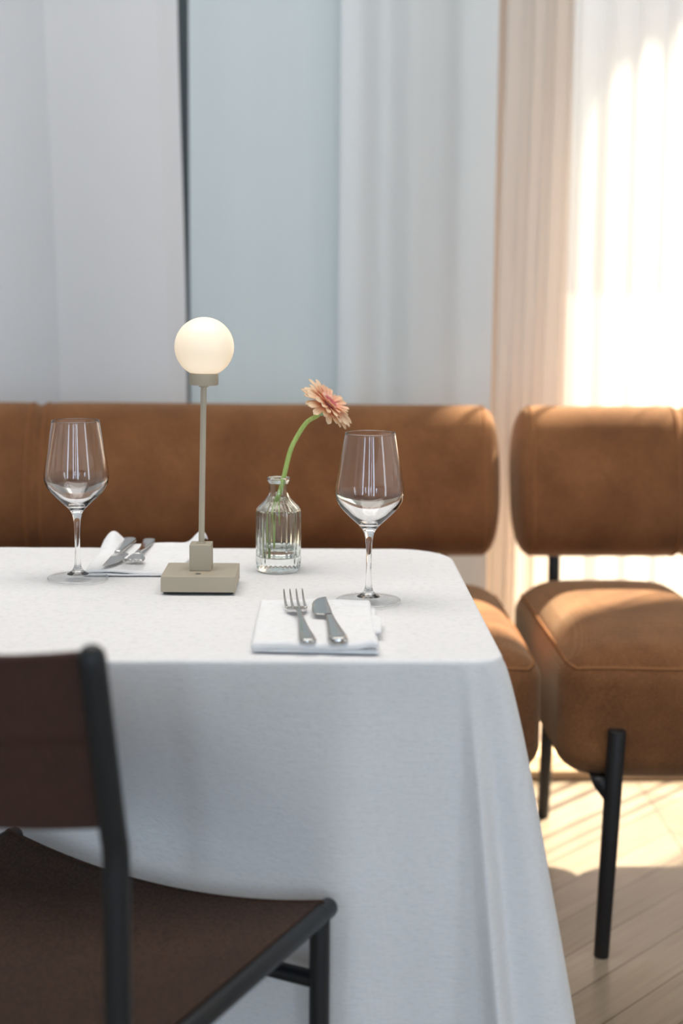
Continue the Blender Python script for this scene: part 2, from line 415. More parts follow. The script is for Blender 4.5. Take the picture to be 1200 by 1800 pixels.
# ------------------------------------------------------------------ curtains
def curtain(name, x0, x1, fold, mat, label, group=None, y0=3.29, zt=2.96, zb=.035, edge=None, n=None, thick=0):
    """fold(s, z) -> (dx, dy) offset for the cloth at parameter x=s"""
    n = n or int((x1-x0)/.0045); zs = [zb+(zt-zb)*i/40 for i in range(41)]
    V = []
    for z in zs:
        for j in range(n):
            s = x0+(x1-x0)*j/(n-1); dx, dy = fold(s, z)
            if edge: 
                k = edge(z); s = s + k*sstep(x0 if k > 0 else x0, x1, s)
            V.append((s+dx, y0+dy, z))
    o = mesh(name, V, grid_faces(n, len(zs)), mat)
    tag(o, label, 'curtain', group); return o
def folds_right(s, z):
    h = (z-1.2)*.01
    s2 = s + h*math.sin(9*s)
    ph = 2*PI*(s2*13.0 + .35*math.sin(11*s2) + .2*math.sin(23*s2+1))
    amp = .020+.010*math.sin(7*s2+2)+.006*math.sin(1.3*z+9*s)
    return (.011*math.sin(2*ph+.6)*(.6+.4*math.sin(5*s)), amp*math.sin(ph)+.006*math.sin(3*z+12*s))
def folds_grey(s, z):
    s2 = s+.006*(z-1.2)*math.sin(6*s)
    return (0, .020*math.sin(2*PI*(s2*5.2+.3*math.sin(6*s2)+.12)) + .005*math.sin(2*PI*(s2*11+.3)) * (.5+.5*math.sin(8*s)))
def folds_left(s, z):
    s2 = s+.008*(z-1.2)
    return (0, .022*math.sin(2*PI*(s2*3.1+.26*math.sin(6*s2)+.25)) + .010*abs(math.sin(2*PI*(s2*2.0+.18)))**.6)
def folds_flat(s, z):
    return (0, .006*math.sin(2*PI*(s*3.1+.1))+.003*math.sin(2*PI*s*7.3+.6*z))
curtain('sheer_curtain', .438, 2.9, folds_right, M_sheer_r, 'ivory sheer curtain glowing with sunlight at the right window', 'full-length curtains', y0=3.285)
curtain('sheer_curtain', .07, .424, folds_grey, M_sheer_g, 'grey-blue sheer curtain in the middle, behind the flower and right wine glass', 'full-length curtains', y0=3.275)
curtain('curtain', -.275, .115, folds_flat, M_panel, 'flat pale blue curtain panel right behind the glowing globe lamp', 'full-length curtains', y0=3.335)
def ledge(z): return .018*(1-sstep(.9, 1.9, z))
curtain('curtain', -3.1, -.298, folds_left, M_sheer_l, 'softly folded grey curtain at the far left, behind the left wine glass', 'full-length curtains', y0=3.30, edge=ledge)

# ------------------------------------------------------------------ upholstered bench
def cushion_mesh(hx, hy, hz, rx, ry, rz, warp=None, nn=(26, 12, 12)):
    def axis(h, r, n):
        core = h-r; a = []
        for i in range(9): a.append(-h + r*(1-math.cos(PI/2*i/8)))     # dense at the rim
        m_ = max(2, n)
        if core > 1e-4: a += [-core+2*core*i/m_ for i in range(1, m_)]
        b_ = [-v for v in reversed(a[:9])]
        return a[:9]+a[9:]+b_ if core > 1e-4 else a[:9]+b_[1:]
    X, Y, Z = axis(hx, rx, nn[0]), axis(hy, ry, nn[1]), axis(hz, rz, nn[2])
    idx = {}; V = []; Fc = []
    def cmap(p):
            c = []; d = []
            for v, h, r in zip(p, (hx, hy, hz), (rx, ry, rz)):
                cc = max(-(h-r), min(h-r, v)); c.append(cc); d.append((v-cc)/r)
            # radial map cube corner -> ball
            a, b2, c2 = d
            q = (a*math.sqrt(max(0, 1-b2*b2/2-c2*c2/2+b2*b2*c2*c2/3)), b2*math.sqrt(max(0, 1-a*a/2-c2*c2/2+a*a*c2*c2/3)), c2*math.sqrt(max(0, 1-b2*b2/2-a*a/2+b2*b2*a*a/3)))
            w_ = Vector((c[0]+q[0]*rx, c[1]+q[1]*ry, c[2]+q[2]*rz))
            return warp(w_) if warp else w_
    cushion_mesh.cmap = cmap
    def vid(i, j, k):
        key = (i, j, k)
        if key not in idx:
            idx[key] = len(V); V.append(cmap((X[i], Y[j], Z[k])))
        return idx[key]
    nx, ny, n3 = len(X)-1, len(Y)-1, len(Z)-1
    for i in range(nx):
        for j in range(ny):
            Fc.append((vid(i,j,0), vid(i,j+1,0), vid(i+1,j+1,0), vid(i+1,j,0)))
            Fc.append((vid(i,j,n3), vid(i+1,j,n3), vid(i+1,j+1,n3), vid(i,j+1,n3)))
    for i in range(nx):
        for k in range(n3):
            Fc.append((vid(i,0,k), vid(i+1,0,k), vid(i+1,0,k+1), vid(i,0,k+1)))
            Fc.append((vid(i,ny,k), vid(i,ny,k+1), vid(i+1,ny,k+1), vid(i+1,ny,k)))
    for j in range(ny):
        for k in range(n3):
            Fc.append((vid(0,j,k), vid(0,j,k+1), vid(0,j+1,k+1), vid(0,j+1,k)))
            Fc.append((vid(nx,j,k), vid(nx,j+1,k), vid(nx,j+1,k+1), vid(nx,j,k+1)))
    return V, Fc
SEAT_Y0, SEAT_Y1, SEAT_Z0, SEAT_Z1 = 2.315, 2.93, .302, .522
def seat_cushion(parent, x0, x1):
    hx, hy, hz = (x1-x0)/2, (SEAT_Y1-SEAT_Y0)/2, (SEAT_Z1-SEAT_Z0)/2
    def warp(p):
        cr_ = (1-min(1, abs(p.x/hx))**3.2)*(1-min(1, abs(p.y/hy))**3)
        if p.z > 0: p.z += .034*cr_*(p.z/hz)
        p.z += .002*nz(p.x*6, p.y*6, x0)
        p.y += -.004*math.cos(p.x/hx*PI/2)*(1 if p.y < 0 else 0)
        return p
    V, Fc = cushion_mesh(hx, hy, hz, .075, .06, .05, warp, (30, 22, 8))
    o = mesh('seat', V, Fc, M_sofa, parent); cmap = cushion_mesh.cmap
    o.location = ((x0+x1)/2, (SEAT_Y0+SEAT_Y1)/2, (SEAT_Z0+SEAT_Z1)/2)
    zt = hz-.05+.05*.80; per = []
    for i in range(60): per.append((-hx+2*hx*i/60, -hy, zt))
    for i in range(50): per.append((hx, -hy+2*hy*i/50, zt))
    for i in range(60): per.append((hx-2*hx*i/60, hy, zt))
    for i in range(50): per.append((-hx, hy-2*hy*i/50, zt))
    pr = [cmap(p) for p in per]; pr.append(pr[0])
    MB().tube(pr, .0030, 8, caps=False).build('piping', M_piping, o)
    return o
BK_Y, BK_Z, BK_HZ, BK_HY, TILT = 2.972, .731, .160, .090, math.radians(16)
def back_cushion(parent, x0, x1, seams):
    """one long pillow swept along x, with a sewn groove at each module joint"""
    hx = (x1-x0)/2; cx = (x0+x1)/2; rx = .050; E_ = 3.0; K = 56
    def section(x, s, j):
        a = 2*PI*j/K; c_, s_ = math.cos(a), math.sin(a)
        yy = math.copysign(abs(c_)**.88, c_)*BK_HY*s; zz = math.copysign(abs(s_)**.74, s_)*BK_HZ*s
        if yy < 0: yy *= 1.03
        return Vector((x, yy*math.cos(TILT)+zz*math.sin(TILT), zz*math.cos(TILT)-yy*math.sin(TILT)))
    st = []
    for i in range(15):
        s = math.sin(PI/2*min(1, (i+.3)/14.3)); 
        st.append((-hx+rx*(1-(1-min(1, s)**E_)**(1/E_)), max(s, .01)))
    n = int((2*hx-2*rx)/.004)
    xs = [-hx+rx+.004+(2*hx-2*rx-.008)*i/n for i in range(n+1)]
    mid = [(x, 1-sum(.035*math.exp(-((x+cx-q)/.006)**2)+.012*math.exp(-((x+cx-q)/.03)**2) for q in seams)) for x in xs]
    stn = st+mid+[(-x, s) for x, s in reversed(st)]
    V = [section(x, s, j) + Vector((0, 0, .0012*nz(x*5, j*.2, x0))) for x, s in stn for j in range(K)]
    Fc = grid_faces(K, len(stn), True); Fc.append(tuple(range(K-1, -1, -1))); Fc.append(tuple((len(stn)-1)*K+j for j in range(K)))
    o = mesh('backrest', V, Fc, M_sofa, parent); o.location = (cx, BK_Y, BK_Z)
    for x, s in [(-hx+.036, .985), (hx-.036, .985)] + [(q-cx+e, .992) for q in seams for e in (-.016, .016)]:
        ring = [section(x, s*1.004, j) for j in range(K)]; ring.append(ring[0])
        MB().tube(ring, .0020, 6, caps=False).build('seam', M_piping, o)
    return o
def bench_leg(parent, x, y, splay, name='leg'):
    top = Vector((x, y, .402)); bot = Vector((x+splay, y+(.0), 0))
    MB().tube([top, top.lerp(bot, .5), bot], [.0155, .0145, .013], 20, flat=True).build(name, M_black, parent, bevel=.002)
def bench(name, label, mods, legs):
    root = empty(name, ((mods[0][0]+mods[-1][1])/2, 2.62, 0)); tag(root, label, 'bench', 'upholstered benches along the curtains')
    rl = root.location.copy(); before = set(COL.objects)
    for (a, b_) in mods:
        seat_cushion(root, a, b_)
    back_cushion(root, mods[0][0], mods[-1][1], [m_[0]-.001 for m_ in mods[1:]])
    for x in legs:
        bench_leg(root, x, SEAT_Y0-.012, -.014)
        bench_leg(root, x, SEAT_Y1+.012, -.010)
        mb = MB().tube([(x, SEAT_Y1+.012, .39), (x, SEAT_Y1+.02, .56), (x, BK_Y+.03, .70)], .0125, 16)
        mb.build('back_support', M_black, root)
        br = MB(); y = SEAT_Y0-.010
        br.add([(x-.010, y-.005, .306), (x-.036, y-.005, .312), (x-.036, y-.005, .302), (x-.014, y-.005, .268), (x-.010, y-.005, .262)], [])
        pl = [(x-.008, .315), (x-.040, .318), (x-.036, .303), (x-.016, .276), (x-.009, .262)]
        br = MB().add([(a_, y-.004, c_) for a_, c_ in pl]+[(a_, y+.030, c_) for a_, c_ in pl], [(0, 1, 2, 3, 4), (9, 8, 7, 6, 5)]+[(i, i+5, (i+1) % 5+5, (i+1) % 5) for i in range(5)])
        br.tube([(x, y+.01, .300), (x, SEAT_Y1+.01, .300)], .010, 12)
        br.build('frame_rail', M_black, root)
    for o in set(COL.objects)-before:
        if o.parent == root: o.location = o.location - rl
    return root
bench('upholstered_bench', 'long rust brown bench behind the table, its backrest behind lamp and vase', [(-1.52, -.559), (-.557, .404)], (.285, -.44, -1.4))
bench('upholstered_bench', 'rust brown bench at the right, black leg in front, sun on its cushions', [(.432, .784), (.786, 1.75)], (.524, 1.62))

# ------------------------------------------------------------------ table and cloth
TX0, TX1, TY0, TY1, TZ = -.62, .2185, 1.503, 2.152, .74
tb = empty('dining_table', ((TX0+TX1)/2, (TY0+TY1)/2, 0)); tag(tb, 'dining table hidden under the white tablecloth', 'table')
hx_, hy_ = (TX1-TX0)/2-.012, (TY1-TY0)/2-.012
MB().box((-hx_, -hy_, TZ-.030), (hx_, hy_, TZ-.004)).build('tabletop', M_oak, tb, smooth=False, bevel=.004)
MB().tube([(0, 0, .02), (0, 0, TZ-.03)], .035, 24, flat=True).build('column', M_black, tb)
MB().tube([(0, 0, 0), (0, 0, .02)], .2, 48, flat=True).build('foot_plate', M_black, tb, smooth=False)

# chair geometry first (the cloth is pushed in by its seat)
CH_R = Vector((.025, 1.470)); CH_L = Vector((-.355, 1.672))        # front ends of the seat rails
CH_S = (CH_L-CH_R).normalized(); CH_F = Vector((-CH_S.y, CH_S.x)); 
if CH_F.y < 0: CH_F = -CH_F
CHZ = .472

def outline():
    """rounded rectangle, counter-clockwise from the middle of the front; -> list (point, normal, arc s, corner id)"""
    P = []
    def seg(a, b, nrm, n):
        for i in range(n): P.append((Vector(a).lerp(Vector(b), i/n), Vector(nrm)))
    def arc(c, r, a0, n):
        for i in range(n):
            a = math.radians(a0+90*i/n); d = Vector((math.cos(a), math.sin(a))); P.append((Vector(c)+d*r, d))
    rf, rb, rl_ = .034, .085, .05
    seg((TX0+rl_, TY0), (TX1-rf, TY0), (0, -1), 280); arc((TX1-rf, TY0+rf), rf, -90, 30)
    seg((TX1, TY0+rf), (TX1, TY1-rb), (1, 0), 90); arc((TX1-rb, TY1-rb), rb, 0, 26)
    seg((TX1-rb, TY1), (TX0+rl_, TY1), (0, 1), 80); arc((TX0+rl_, TY1-rl_), rl_, 90, 14)
    seg((TX0, TY1-rl_), (TX0, TY0+rl_), (-1, 0), 60); arc((TX0+rl_, TY0+rl_), rl_, 180, 14)
    return P
OUT = outline()
S_ = [0.0]
for i in range(1, len(OUT)): S_.append(S_[-1]+(OUT[i][0]-OUT[i-1][0]).length)
i_c = 280+15; s_c = S_[i_c]                     # front right corner
i_b = 280+30+90+13; s_b = S_[i_b]               # back right corner
s_l = S_[-7]
def g(x, w): return math.exp(-(x/w)**2)
def skirt_off(s, q):
    """q 0 at the table edge .. 1 at the hem -> outward offset"""
    d = s-s_c; db = s-s_b
    f = q**.75
    o = .012*q
    o += f*(.100*g(d-.034, .048) + .036*g(d+.034-.012*q, .008) - .036*g(d+.014-.010*q, .011))
    o += f*.085*g(db, .06)
    o += f*.08*g(s-s_l, .05)
    # soft folds along the front and right side
    o += q*(.012*g(d+.17, .05) - .010*g(d+.11, .03) + .008*math.sin(s*17+1.5) + .006*math.sin(s*31+.5*q))
    o += q*(.022*g(d-.26, .05) + .016*g(d-.42, .05) - .012*g(d-.16, .03))
    return o
def need_y(x):
    """y the cloth front must stay behind at seat height"""
    if x > CH_R.x+.03: return TY0
    if x > CH_L.x-.02:
        t_ = (x-CH_R.x)/(CH_L.x-CH_R.x); return CH_R.y+(CH_L.y-CH_R.y)*t_ + .030
    return (CH_L.y+.030) - (CH_L.x-.02-x)*2.1
HEM = .045
V = []; n0 = len(OUT)
cen = Vector(((TX0+TX1)/2, (TY0+TY1)/2))
rows = []
NR = 46
for i in range(NR):                                   # the top
    k = (i/(NR-1))
    row = []
    for (p, nr) in OUT:
        c_ = Vector((cen.x+(p.x-cen.x)*k, cen.y+(p.y-cen.y)*k)); c_ = c_ - nr*.006*k
        z = TZ + .0007*nz(c_.x*9, c_.y*9) + .0004*nz(c_.x*25, c_.y*25, 3)
        row.append((c_.x, c_.y, z))
    rows.append(row)
for a in (22, 45, 67):
    a = math.radians(a); rows.append([((p-nr*(.006-.006*math.sin(a))).x, (p-nr*(.006-.006*math.sin(a))).y, TZ-.006*(1-math.cos(a))) for (p, nr) in OUT])
ND = 90
sm = []
for j in range(n0):
    p, nr = OUT[j]
    sm.append(max(0.0, need_y(p.x)-p.y) if nr.y < -.3 else 0.0)
for _ in range(30):
    sm = [sm[j] if (j == 0 or j == n0-1) else max(sm[j]*.0, (sm[j-1]+2*sm[j]+sm[j+1])/4) for j in range(n0)]
for i in range(ND):
    q = i/(ND-1); z = TZ-.006-(TZ-.006-HEM)*q; row = []
    for j, (p, nr) in enumerate(OUT):
        off = skirt_off(S_[j], q); f_ = q
        pr_ = sm[j]*1.06*sstep(.72, .50, z) if False else sm[j]*1.08*(1-sstep(.495, .735, z))
        w_ = 1-sstep(.0, .05, pr_)
        c_ = p + nr*off*max(w_, .15 if pr_ > 0 else 1)
        zz = z
        tx_ = .050*f_**1.0*sstep(-.14, -.03, S_[j]-s_c)*(1-sstep(-.005, .05, S_[j]-s_c))
        und = .0035*q*nz(c_.x*8+3, c_.y*8, z*5)
        row.append((c_.x+tx_+nr.x*und, c_.y+pr_+nr.y*und, zz))
    rows.append(row)
V = [p for r_ in rows for p in r_]
cloth = mesh('tablecloth', V, grid_faces(n0, len(rows), True), M_cloth)
tag(cloth, 'white linen tablecloth draped over the table almost to the floor', 'tablecloth')

# ------------------------------------------------------------------ chair
ch = empty('dining_chair', (0, 0, 0)); tag(ch, 'black tubular steel chair with brown woven seat and back, in the left foreground', 'chair')
def P3(f, s, z):   # f forward from front-right rail end, s sideways to the left
    v = CH_R + CH_F*f + CH_S*s; return Vector((v.x, v.y, z))
CW_ = (CH_L-CH_R).length; TR = .0112; DEP = .386
for side, s0 in ((0, 0.0), (1, CW_)):
    MB().tube([P3(0, s0, CHZ), P3(-DEP*.5, s0, CHZ-.002), P3(-DEP, s0, CHZ-.004)], TR, 20).build('seat_rail', M_blackchair, ch)
    MB().tube([P3(-.018, s0, CHZ), P3(-.018, s0, .25), P3(-.018, s0, .011)], TR, 20).build('leg', M_blackchair, ch)
    pts = [P3(-DEP, s0, .011), P3(-DEP, s0, .35), P3(-DEP, s0, .62), P3(-DEP-.0, s0, .675), P3(-DEP-.004, s0, .70), P3(-DEP-.010, s0, .735), P3(-DEP-.029, s0, .850)]
    MB().tube(crom(pts, 5), TR*1.05, 20).build('leg', M_blackchair, ch)
    MB().tube([P3(-.02, s0, .20), P3(-DEP, s0, .20)], .008, 14).build('side_stretcher', M_blackchair, ch)
MB().tube([P3(-.018, 0, CHZ-.075), P3(-.018, CW_, CHZ-.075)], .0095, 18).build('front_stretcher', M_blackchair, ch)
MB().tube([P3(-DEP, 0, CHZ-.045), P3(-DEP, CW_, CHZ-.045)], .0095, 18).build('rear_stretcher', M_blackchair, ch)
# seat sling
def slab(name, fn, nu, nv, th, mat, parent):
    """closed sheet: fn(u,v)-> (point, normal)"""
    T = []; B = []
    for j in range(nv):
        for i in range(nu):
            p, n = fn(i/(nu-1), j/(nv-1)); T.append(p+n*th/2); B.append(p-n*th/2)
    f = grid_faces(nu, nv); k = len(T); Fc = list(f)+[tuple(k+q for q in reversed(c)) for c in f]
    bd = [i for i in range(nu)] + [nu-1+nu*j for j in range(1, nv)] + [nu*(nv-1)+i for i in range(nu-2, -1, -1)] + [nu*j for j in range(nv-2, 0, -1)]
    for a, b_ in zip(bd, bd[1:]+bd[:1]): Fc.append((b_, a, k+a, k+b_))
    return mesh(name, T+B, Fc, mat, parent)
def seat_fn(u, v):
    s = .002+(CW_-.004)*u; f = -.012-(DEP-.03)*v
    sag = (1-(2*u-1)**2)
    z = CHZ+.010 - .030*sag*(.85+.15*v) - .004*sstep(.28, .30, v)*sag*.4
    return P3(f, s, z), Vector((0, 0, 1))
slab('seat', seat_fn, 60, 60, .0045, M_cord, ch)
MB().tube([seat_fn(i/30, 0)[0] for i in range(31)], .0042, 8).build('seat_edge', M_cord, ch)
# backrest sling, stretched between the posts and bowed backwards
F3 = Vector((CH_F.x, CH_F.y, 0))
def back_fn(u, v):
    zc = .852-.149*v
    s = .006+(CW_-.012)*u
    lean = interp(zc, [(.70, .004), (.735, .010), (.862, .033)])
    bow = .030*(1-(2*u-1)**2)
    st = .0035*sstep(.47, .50, v)
    p = P3(-DEP-lean-bow+st, s, zc-.016*(1-(2*u-1)**2)*1.0)
    return p, F3
bk = slab('backrest', back_fn, 60, 40, .007, M_cord2, ch)
for v in (0, 1): MB().tube([back_fn(i/30, v)[0] for i in range(31)], .0045, 8).build('backrest_edge', M_cord2, ch)

# ------------------------------------------------------------------ wine glasses
out_p = [(.0405, .0012), (.0405, .0022), (.034, .0032), (.024, .0045), (.015, .0068), (.009, .0105), (.0056, .0155), (.0042, .022), (.0036, .035), (.0035, .055),
         (.0040, .072), (.0052, .083), (.0078, .0915), (.0125, .0980), (.0200, .1050), (.0290, .1135), (.0370, .1225), (.0418, .1310), (.0436, .1395), (.0432, .148), (.0412, .162), (.0380, .182), (.0345, .202), (.0318, .2165)]
in_p = [(.0308, .2165), (.0335, .202), (.0370, .182), (.0402, .162), (.0421, .148), (.0424, .1400), (.0405, .1325), (.0358, .1250), (.0280, .1170), (.0190, .1095), (.0110, .1045), (.0045, .1025), (.0004, .1022)]
def sm2(pts, sub=4): return [(max(v.x, .0002), v.y) for v in crom([(p[0], p[1], 0) for p in pts], sub)]
foot_o = [(.0142, .0066), (.015, .0064), (.024, .0043), (.034, .0031), (.0398, .0024), (.0405, .0017), (.0396, .0009)]
V, Fc = lathe([(.0002, .0066)]+sm2(foot_o)+[(.030, .0006), (.012, .0006), (.0002, .0005)], 112)
V2, Fc2 = lathe([(.0002, .0062)]+sm2([p for p in out_p if p[1] > .0050])+[(.0316, .2171), (.0310, .2171)]+sm2(in_p), 112)
V2 = [v for v in V2]
def wine_glass(x, y, label):
    r = empty('wine_glass', (x, y, TZ+.0016)); tag(r, label, 'wine glass', 'empty wine glasses on the table')
    mesh('bowl_and_stem', V2, Fc2, M_glass, r); mesh('foot', V, Fc, M_foot, r)
    MB().tube([(.0403*math.cos(2*PI*i/96), .0403*math.sin(2*PI*i/96), .0016) for i in range(97)], .0011, 10, caps=False).build('foot_rim', M_glass, r)
    return r
g1 = wine_glass(.0795, 1.781, 'empty clear wine glass at the right, behind the knife and right of the flower vase')
g2 = g1.copy(); COL.objects.link(g2); g2.location = (-.3118, 1.914, TZ+.0016)
for q in g1.children:
    d_ = q.copy(); COL.objects.link(d_); d_.parent = g2
g2['label'] = 'empty clear wine glass at the far left, beside the napkin left of the lamp'

# ------------------------------------------------------------------ globe lamp
lamp = empty('table_lamp', (-.1402, 1.862, TZ+.002)); tag(lamp, 'small taupe table lamp with a glowing opal globe on a thin pole', 'lamp')
lamp.rotation_euler = (0, 0, math.radians(-1.0))
MB().box((-.0485, -.044, .002), (.0485, .046, .0235)).build('base', M_lamp, lamp, smooth=False, bevel=.0012)
MB().box((-.045, -.040, -.0004), (.045, .042, .002)).build('base_pad', M_rubber, lamp, smooth=False)
MB().box((-.0145, -.010, .0235), (.0145, .019, .0585)).build('pole_block', M_lamp, lamp, smooth=False, bevel=.0008)
bt = [(.0002, .0237), (.0036, .0237), (.0038, .0241), (.0032, .0242), (.0026, .0239), (.0002, .0239)]
bv, bf = lathe(bt, 24); bo = mesh('touch_button', [(x-.001, y-.028, z) for x, y, z in bv], bf, M_btn, lamp)
PA = Vector((.0003, .0045, .0585)); PB = Vector((.0042, .0045, .2665))
MB().tube([PA, PA.lerp(PB, .5), PB], .0044, 6, flat=True).build('pole', M_lamp, lamp, smooth=False, bevel=.0006)
MB().tube([PA-Vector((0,0,.001)), PA+Vector((0,0,.0016))], .0062, 24, flat=True).build('pole_ring', M_lamp, lamp)
ax = (PB-PA).normalized()
hd = [(.0002, .0), (.0060, .0), (.0062, -.0), (.0062, .0022), (.0180, .0026), (.0190, .0034), (.0190, .0175), (.0184, .0184), (.0150, .0184), (.0002, .0184)]
hv, hf = lathe(hd, 64); hs = mesh('globe_collar', hv, hf, M_lamp, lamp); hs.location = PB; hs.rotation_euler = ax.to_track_quat('Z', 'Y').to_euler()
gp = []
R_ = .0388
for i in range(41):
    a = math.radians(-64+154*i/40) if i < 40 else math.radians(89.8)
    gp.append((max(.0002, R_*math.cos(a)), R_*math.sin(a)))
gp = [(.0002, -R_*.9)]+gp
gv_, gf = lathe(gp, 80); go = mesh('globe_shade', gv_, gf, M_globe, lamp); go.location = PB+ax*(.0184+R_*.875)
# ------------------------------------------------------------------ bud vase, water, gerbera
VX, VY = -.0398, 1.980
vo_p = [(.0305, .0018), (.0312, .006), (.0312, .030), (.0312, .060), (.0312, .080), (.0306, .0860), (.0280, .0905), (.0230, .0955), (.0180, .1010), (.0148, .1070), (.0138, .1130), (.0136, .1210), (.0140, .1250), (.0158, .1275), (.0162, .1295), (.0156, .1315), (.0140, .1322)]
vi_p = [(.0122, .1316), (.0114, .1280), (.0112, .1200), (.0114, .1120), (.0128, .1060), (.0165, .0985), (.0215, .0925), (.0262, .0875), (.0276, .0830), (.0278, .060), (.0278, .030), (.0272, .0225), (.0255, .0195), (.015, .0185), (.0003, .0182)]
NRIB = 28
so_ = sm2(vo_p, 5); si_ = sm2(vi_p, 4)
prof = [(.0002, .0022), (.020, .0020), (.0270, .0004), (.0295, .0003)] + so_ + si_
def rib(th, i):
    r, z = prof[i]
    if i < 4 + len(so_):
        w_ = sstep(.0035, .012, z)*(1-sstep(.094, .110, z)) if i >= 4 else 0
        c_ = .5+.5*math.cos(NRIB*th)
        return 1 + .040*w_*(c_**.7 - .55)
    return 1
V, Fc = lathe(prof, 240, rib)
vase = mesh('bud_vase', V, Fc, M_vase); vase.location = (VX, VY, TZ+.0016)
tag(vase, 'small clear ribbed glass bud vase holding one flower', 'vase')
wp = [(.0002, .0184), (.015, .0188), (.0252, .0198), (.0269, .0228), (.0275, .030), (.0275, .0345), (.0270, .0340), (.0002, .0338)]
wv_, wf_ = lathe(wp, 96); wa = mesh('water', wv_, wf_, M_water); wa.location = (VX, VY, TZ+.0016); tag(wa, 'shallow clear water standing in the ribbed vase', 'water', kind='stuff')

fl = empty('gerbera', (0, 0, 0)); tag(fl, 'peach gerbera on a curved green stem in the bud vase', 'flower')
NRM = Vector((.63, -.27, .72)).normalized()
HC = Vector((.030, 1.975, .979))                       # centre of the bloom
cal = HC - NRM*.022
spts = [(-.0545, 1.982, .7635), (-.0500, 1.981, .800), (-.0425, 1.980, .838), (-.0365, 1.980, .857), (-.0320, 1.980, .876), (-.0235, 1.980, .911), (-.0125, 1.980, .934), (.0000, 1.979, .952), tuple(cal-NRM*.004), tuple(cal+NRM*.004)]
sp_ = crom(spts, 8)
MB().tube(sp_, [.0036-.0006*i/len(sp_) for i in range(len(sp_))], 16).build('stem', M_stem, fl)
Rm = NRM.to_track_quat('Z', 'Y').to_matrix()
cp = [(.0002, -.0005), (.0035, .0), (.0062, .003), (.0078, .008), (.0086, .014), (.0090, .0185), (.0080, .0190), (.0002, .0192)]
cv, cf_ = lathe(sm2(cp, 4), 40, lambda th, i: 1+.03*math.cos(13*th))
co_ = mesh('calyx', [Rm @ Vector(p)+cal for p in cv], cf_, M_calyx, fl)
# one petal, root at origin, along +Y, face +Z
def petal_mesh(L, Wd, cup, notch):
    nu, nv = 9, 16; T = []
    for j in range(nv):
        v = j/(nv-1); w = Wd*(.32+.68*math.sin(PI*min(1, v*.62+.08))**1.1)*(1 if v < .86 else math.sqrt(max(.02, 1-((v-.86)/.142)**2)))
        for i in range(nu):
            u = 2*i/(nu-1)-1
            x = u*w; y = .006+(L-.006)*v
            if v > .93: y += -.0008*notch*abs(math.cos(u*4.2))
            z = cup*(v**2)*L*-1 + .0010*u*u*(1-v*.3) + .00045*math.cos(u*7.5)*sstep(.1, .4, v)
            T.append(Vector((x, y, z)))
    k = len(T); B = [p-Vector((0, 0, .0004)) for p in T]
    f = grid_faces(nu, nv); Fc = list(f)+[tuple(k+q for q in reversed(c)) for c in f]
    bd = list(range(nu)) + [nu-1+nu*j for j in range(1, nv)] + [nu*(nv-1)+i for i in range(nu-2, -1, -1)] + [nu*j for j in range(nv-2, 0, -1)]
    for a, b_ in zip(bd, bd[1:]+bd[:1]): Fc.append((b_, a, k+a, k+b_))
    me = bpy.data.meshes.new('petal'); me.from_pydata([tuple(p) for p in T+B], [], Fc); me.update()
    for p in me.polygons: p.use_smooth = True
    me.materials.append(M_petal); return me
PM = [petal_mesh(.0425, .0052, .18, 1.0), petal_mesh(.040, .0047, .10, .6), petal_mesh(.030, .0040, .02, .5), petal_mesh(.018, .0020, -.12, .3)]
def put_petals(n, which, lift, elev, jit, ph):
    for i in range(n):
        a = 2*PI*(i+ph)/n + random.uniform(-.06, .06)
        el = elev + random.uniform(-jit, jit)
        me = PM[which if not isinstance(which, tuple) else random.choice(which)]
        o = bpy.data.objects.new('petal', me); COL.objects.link(o); o.parent = fl
        L = Matrix.Rotation(a, 4, 'Z') @ Matrix.Rotation(el, 4, 'X') @ Matrix.Rotation(random.uniform(-.2, .2), 4, 'Y')
        s = random.uniform(.93, 1.05)
        o.matrix_local = Matrix.Translation(HC+NRM*(lift-.0035)) @ Rm.to_4x4() @ L @ Matrix.Diagonal((1, s, 1, 1))
put_petals(22, (0, 1), -.0015, .10, .12, 0)
put_petals(20, (0, 1), .0002, .24, .12, .5)
put_petals(18, 2, .0015, .42, .10, .2)
# central florets
mb = MB()
for i in range(46):
    a = 2*PI*i/46; r0 = .0105+.001*random.random(); d = Vector((math.cos(a), math.sin(a), 0))
    mb.tube([d*(r0-.002)+Vector((0,0,.001)), d*(r0+.001)+Vector((0,0,.0045)), d*(r0+.0045)+Vector((0,0,.0060))], [.0007, .0009, .0006], 6)
fr_ = mb.build('fringe_florets', M_fringe, fl); fr_.matrix_local = Matrix.Translation(HC-NRM*.001) @ Rm.to_4x4(); fr_['kind'] = 'stuff'
mb = MB(); mb.add(*lathe([(.0002, 0), (.0095, 0), (.0105, .0018), (.009, .0034), (.005, .0030), (.0002, .0022)], 30))
for i in range(150):
    a = i*2.39996; r0 = .0098*math.sqrt(i/150); d = Vector((math.cos(a)*r0, math.sin(a)*r0, .0022+.0012*(r0/.0098)))
    mb.tube([d, d+Vector((d.x*.12, d.y*.12, .0017))], [.00055, .0004], 5)
dk = mb.build('disc_florets', M_disc, fl); dk.matrix_local = Matrix.Translation(HC-NRM*.001) @ Rm.to_4x4(); dk['kind'] = 'stuff'

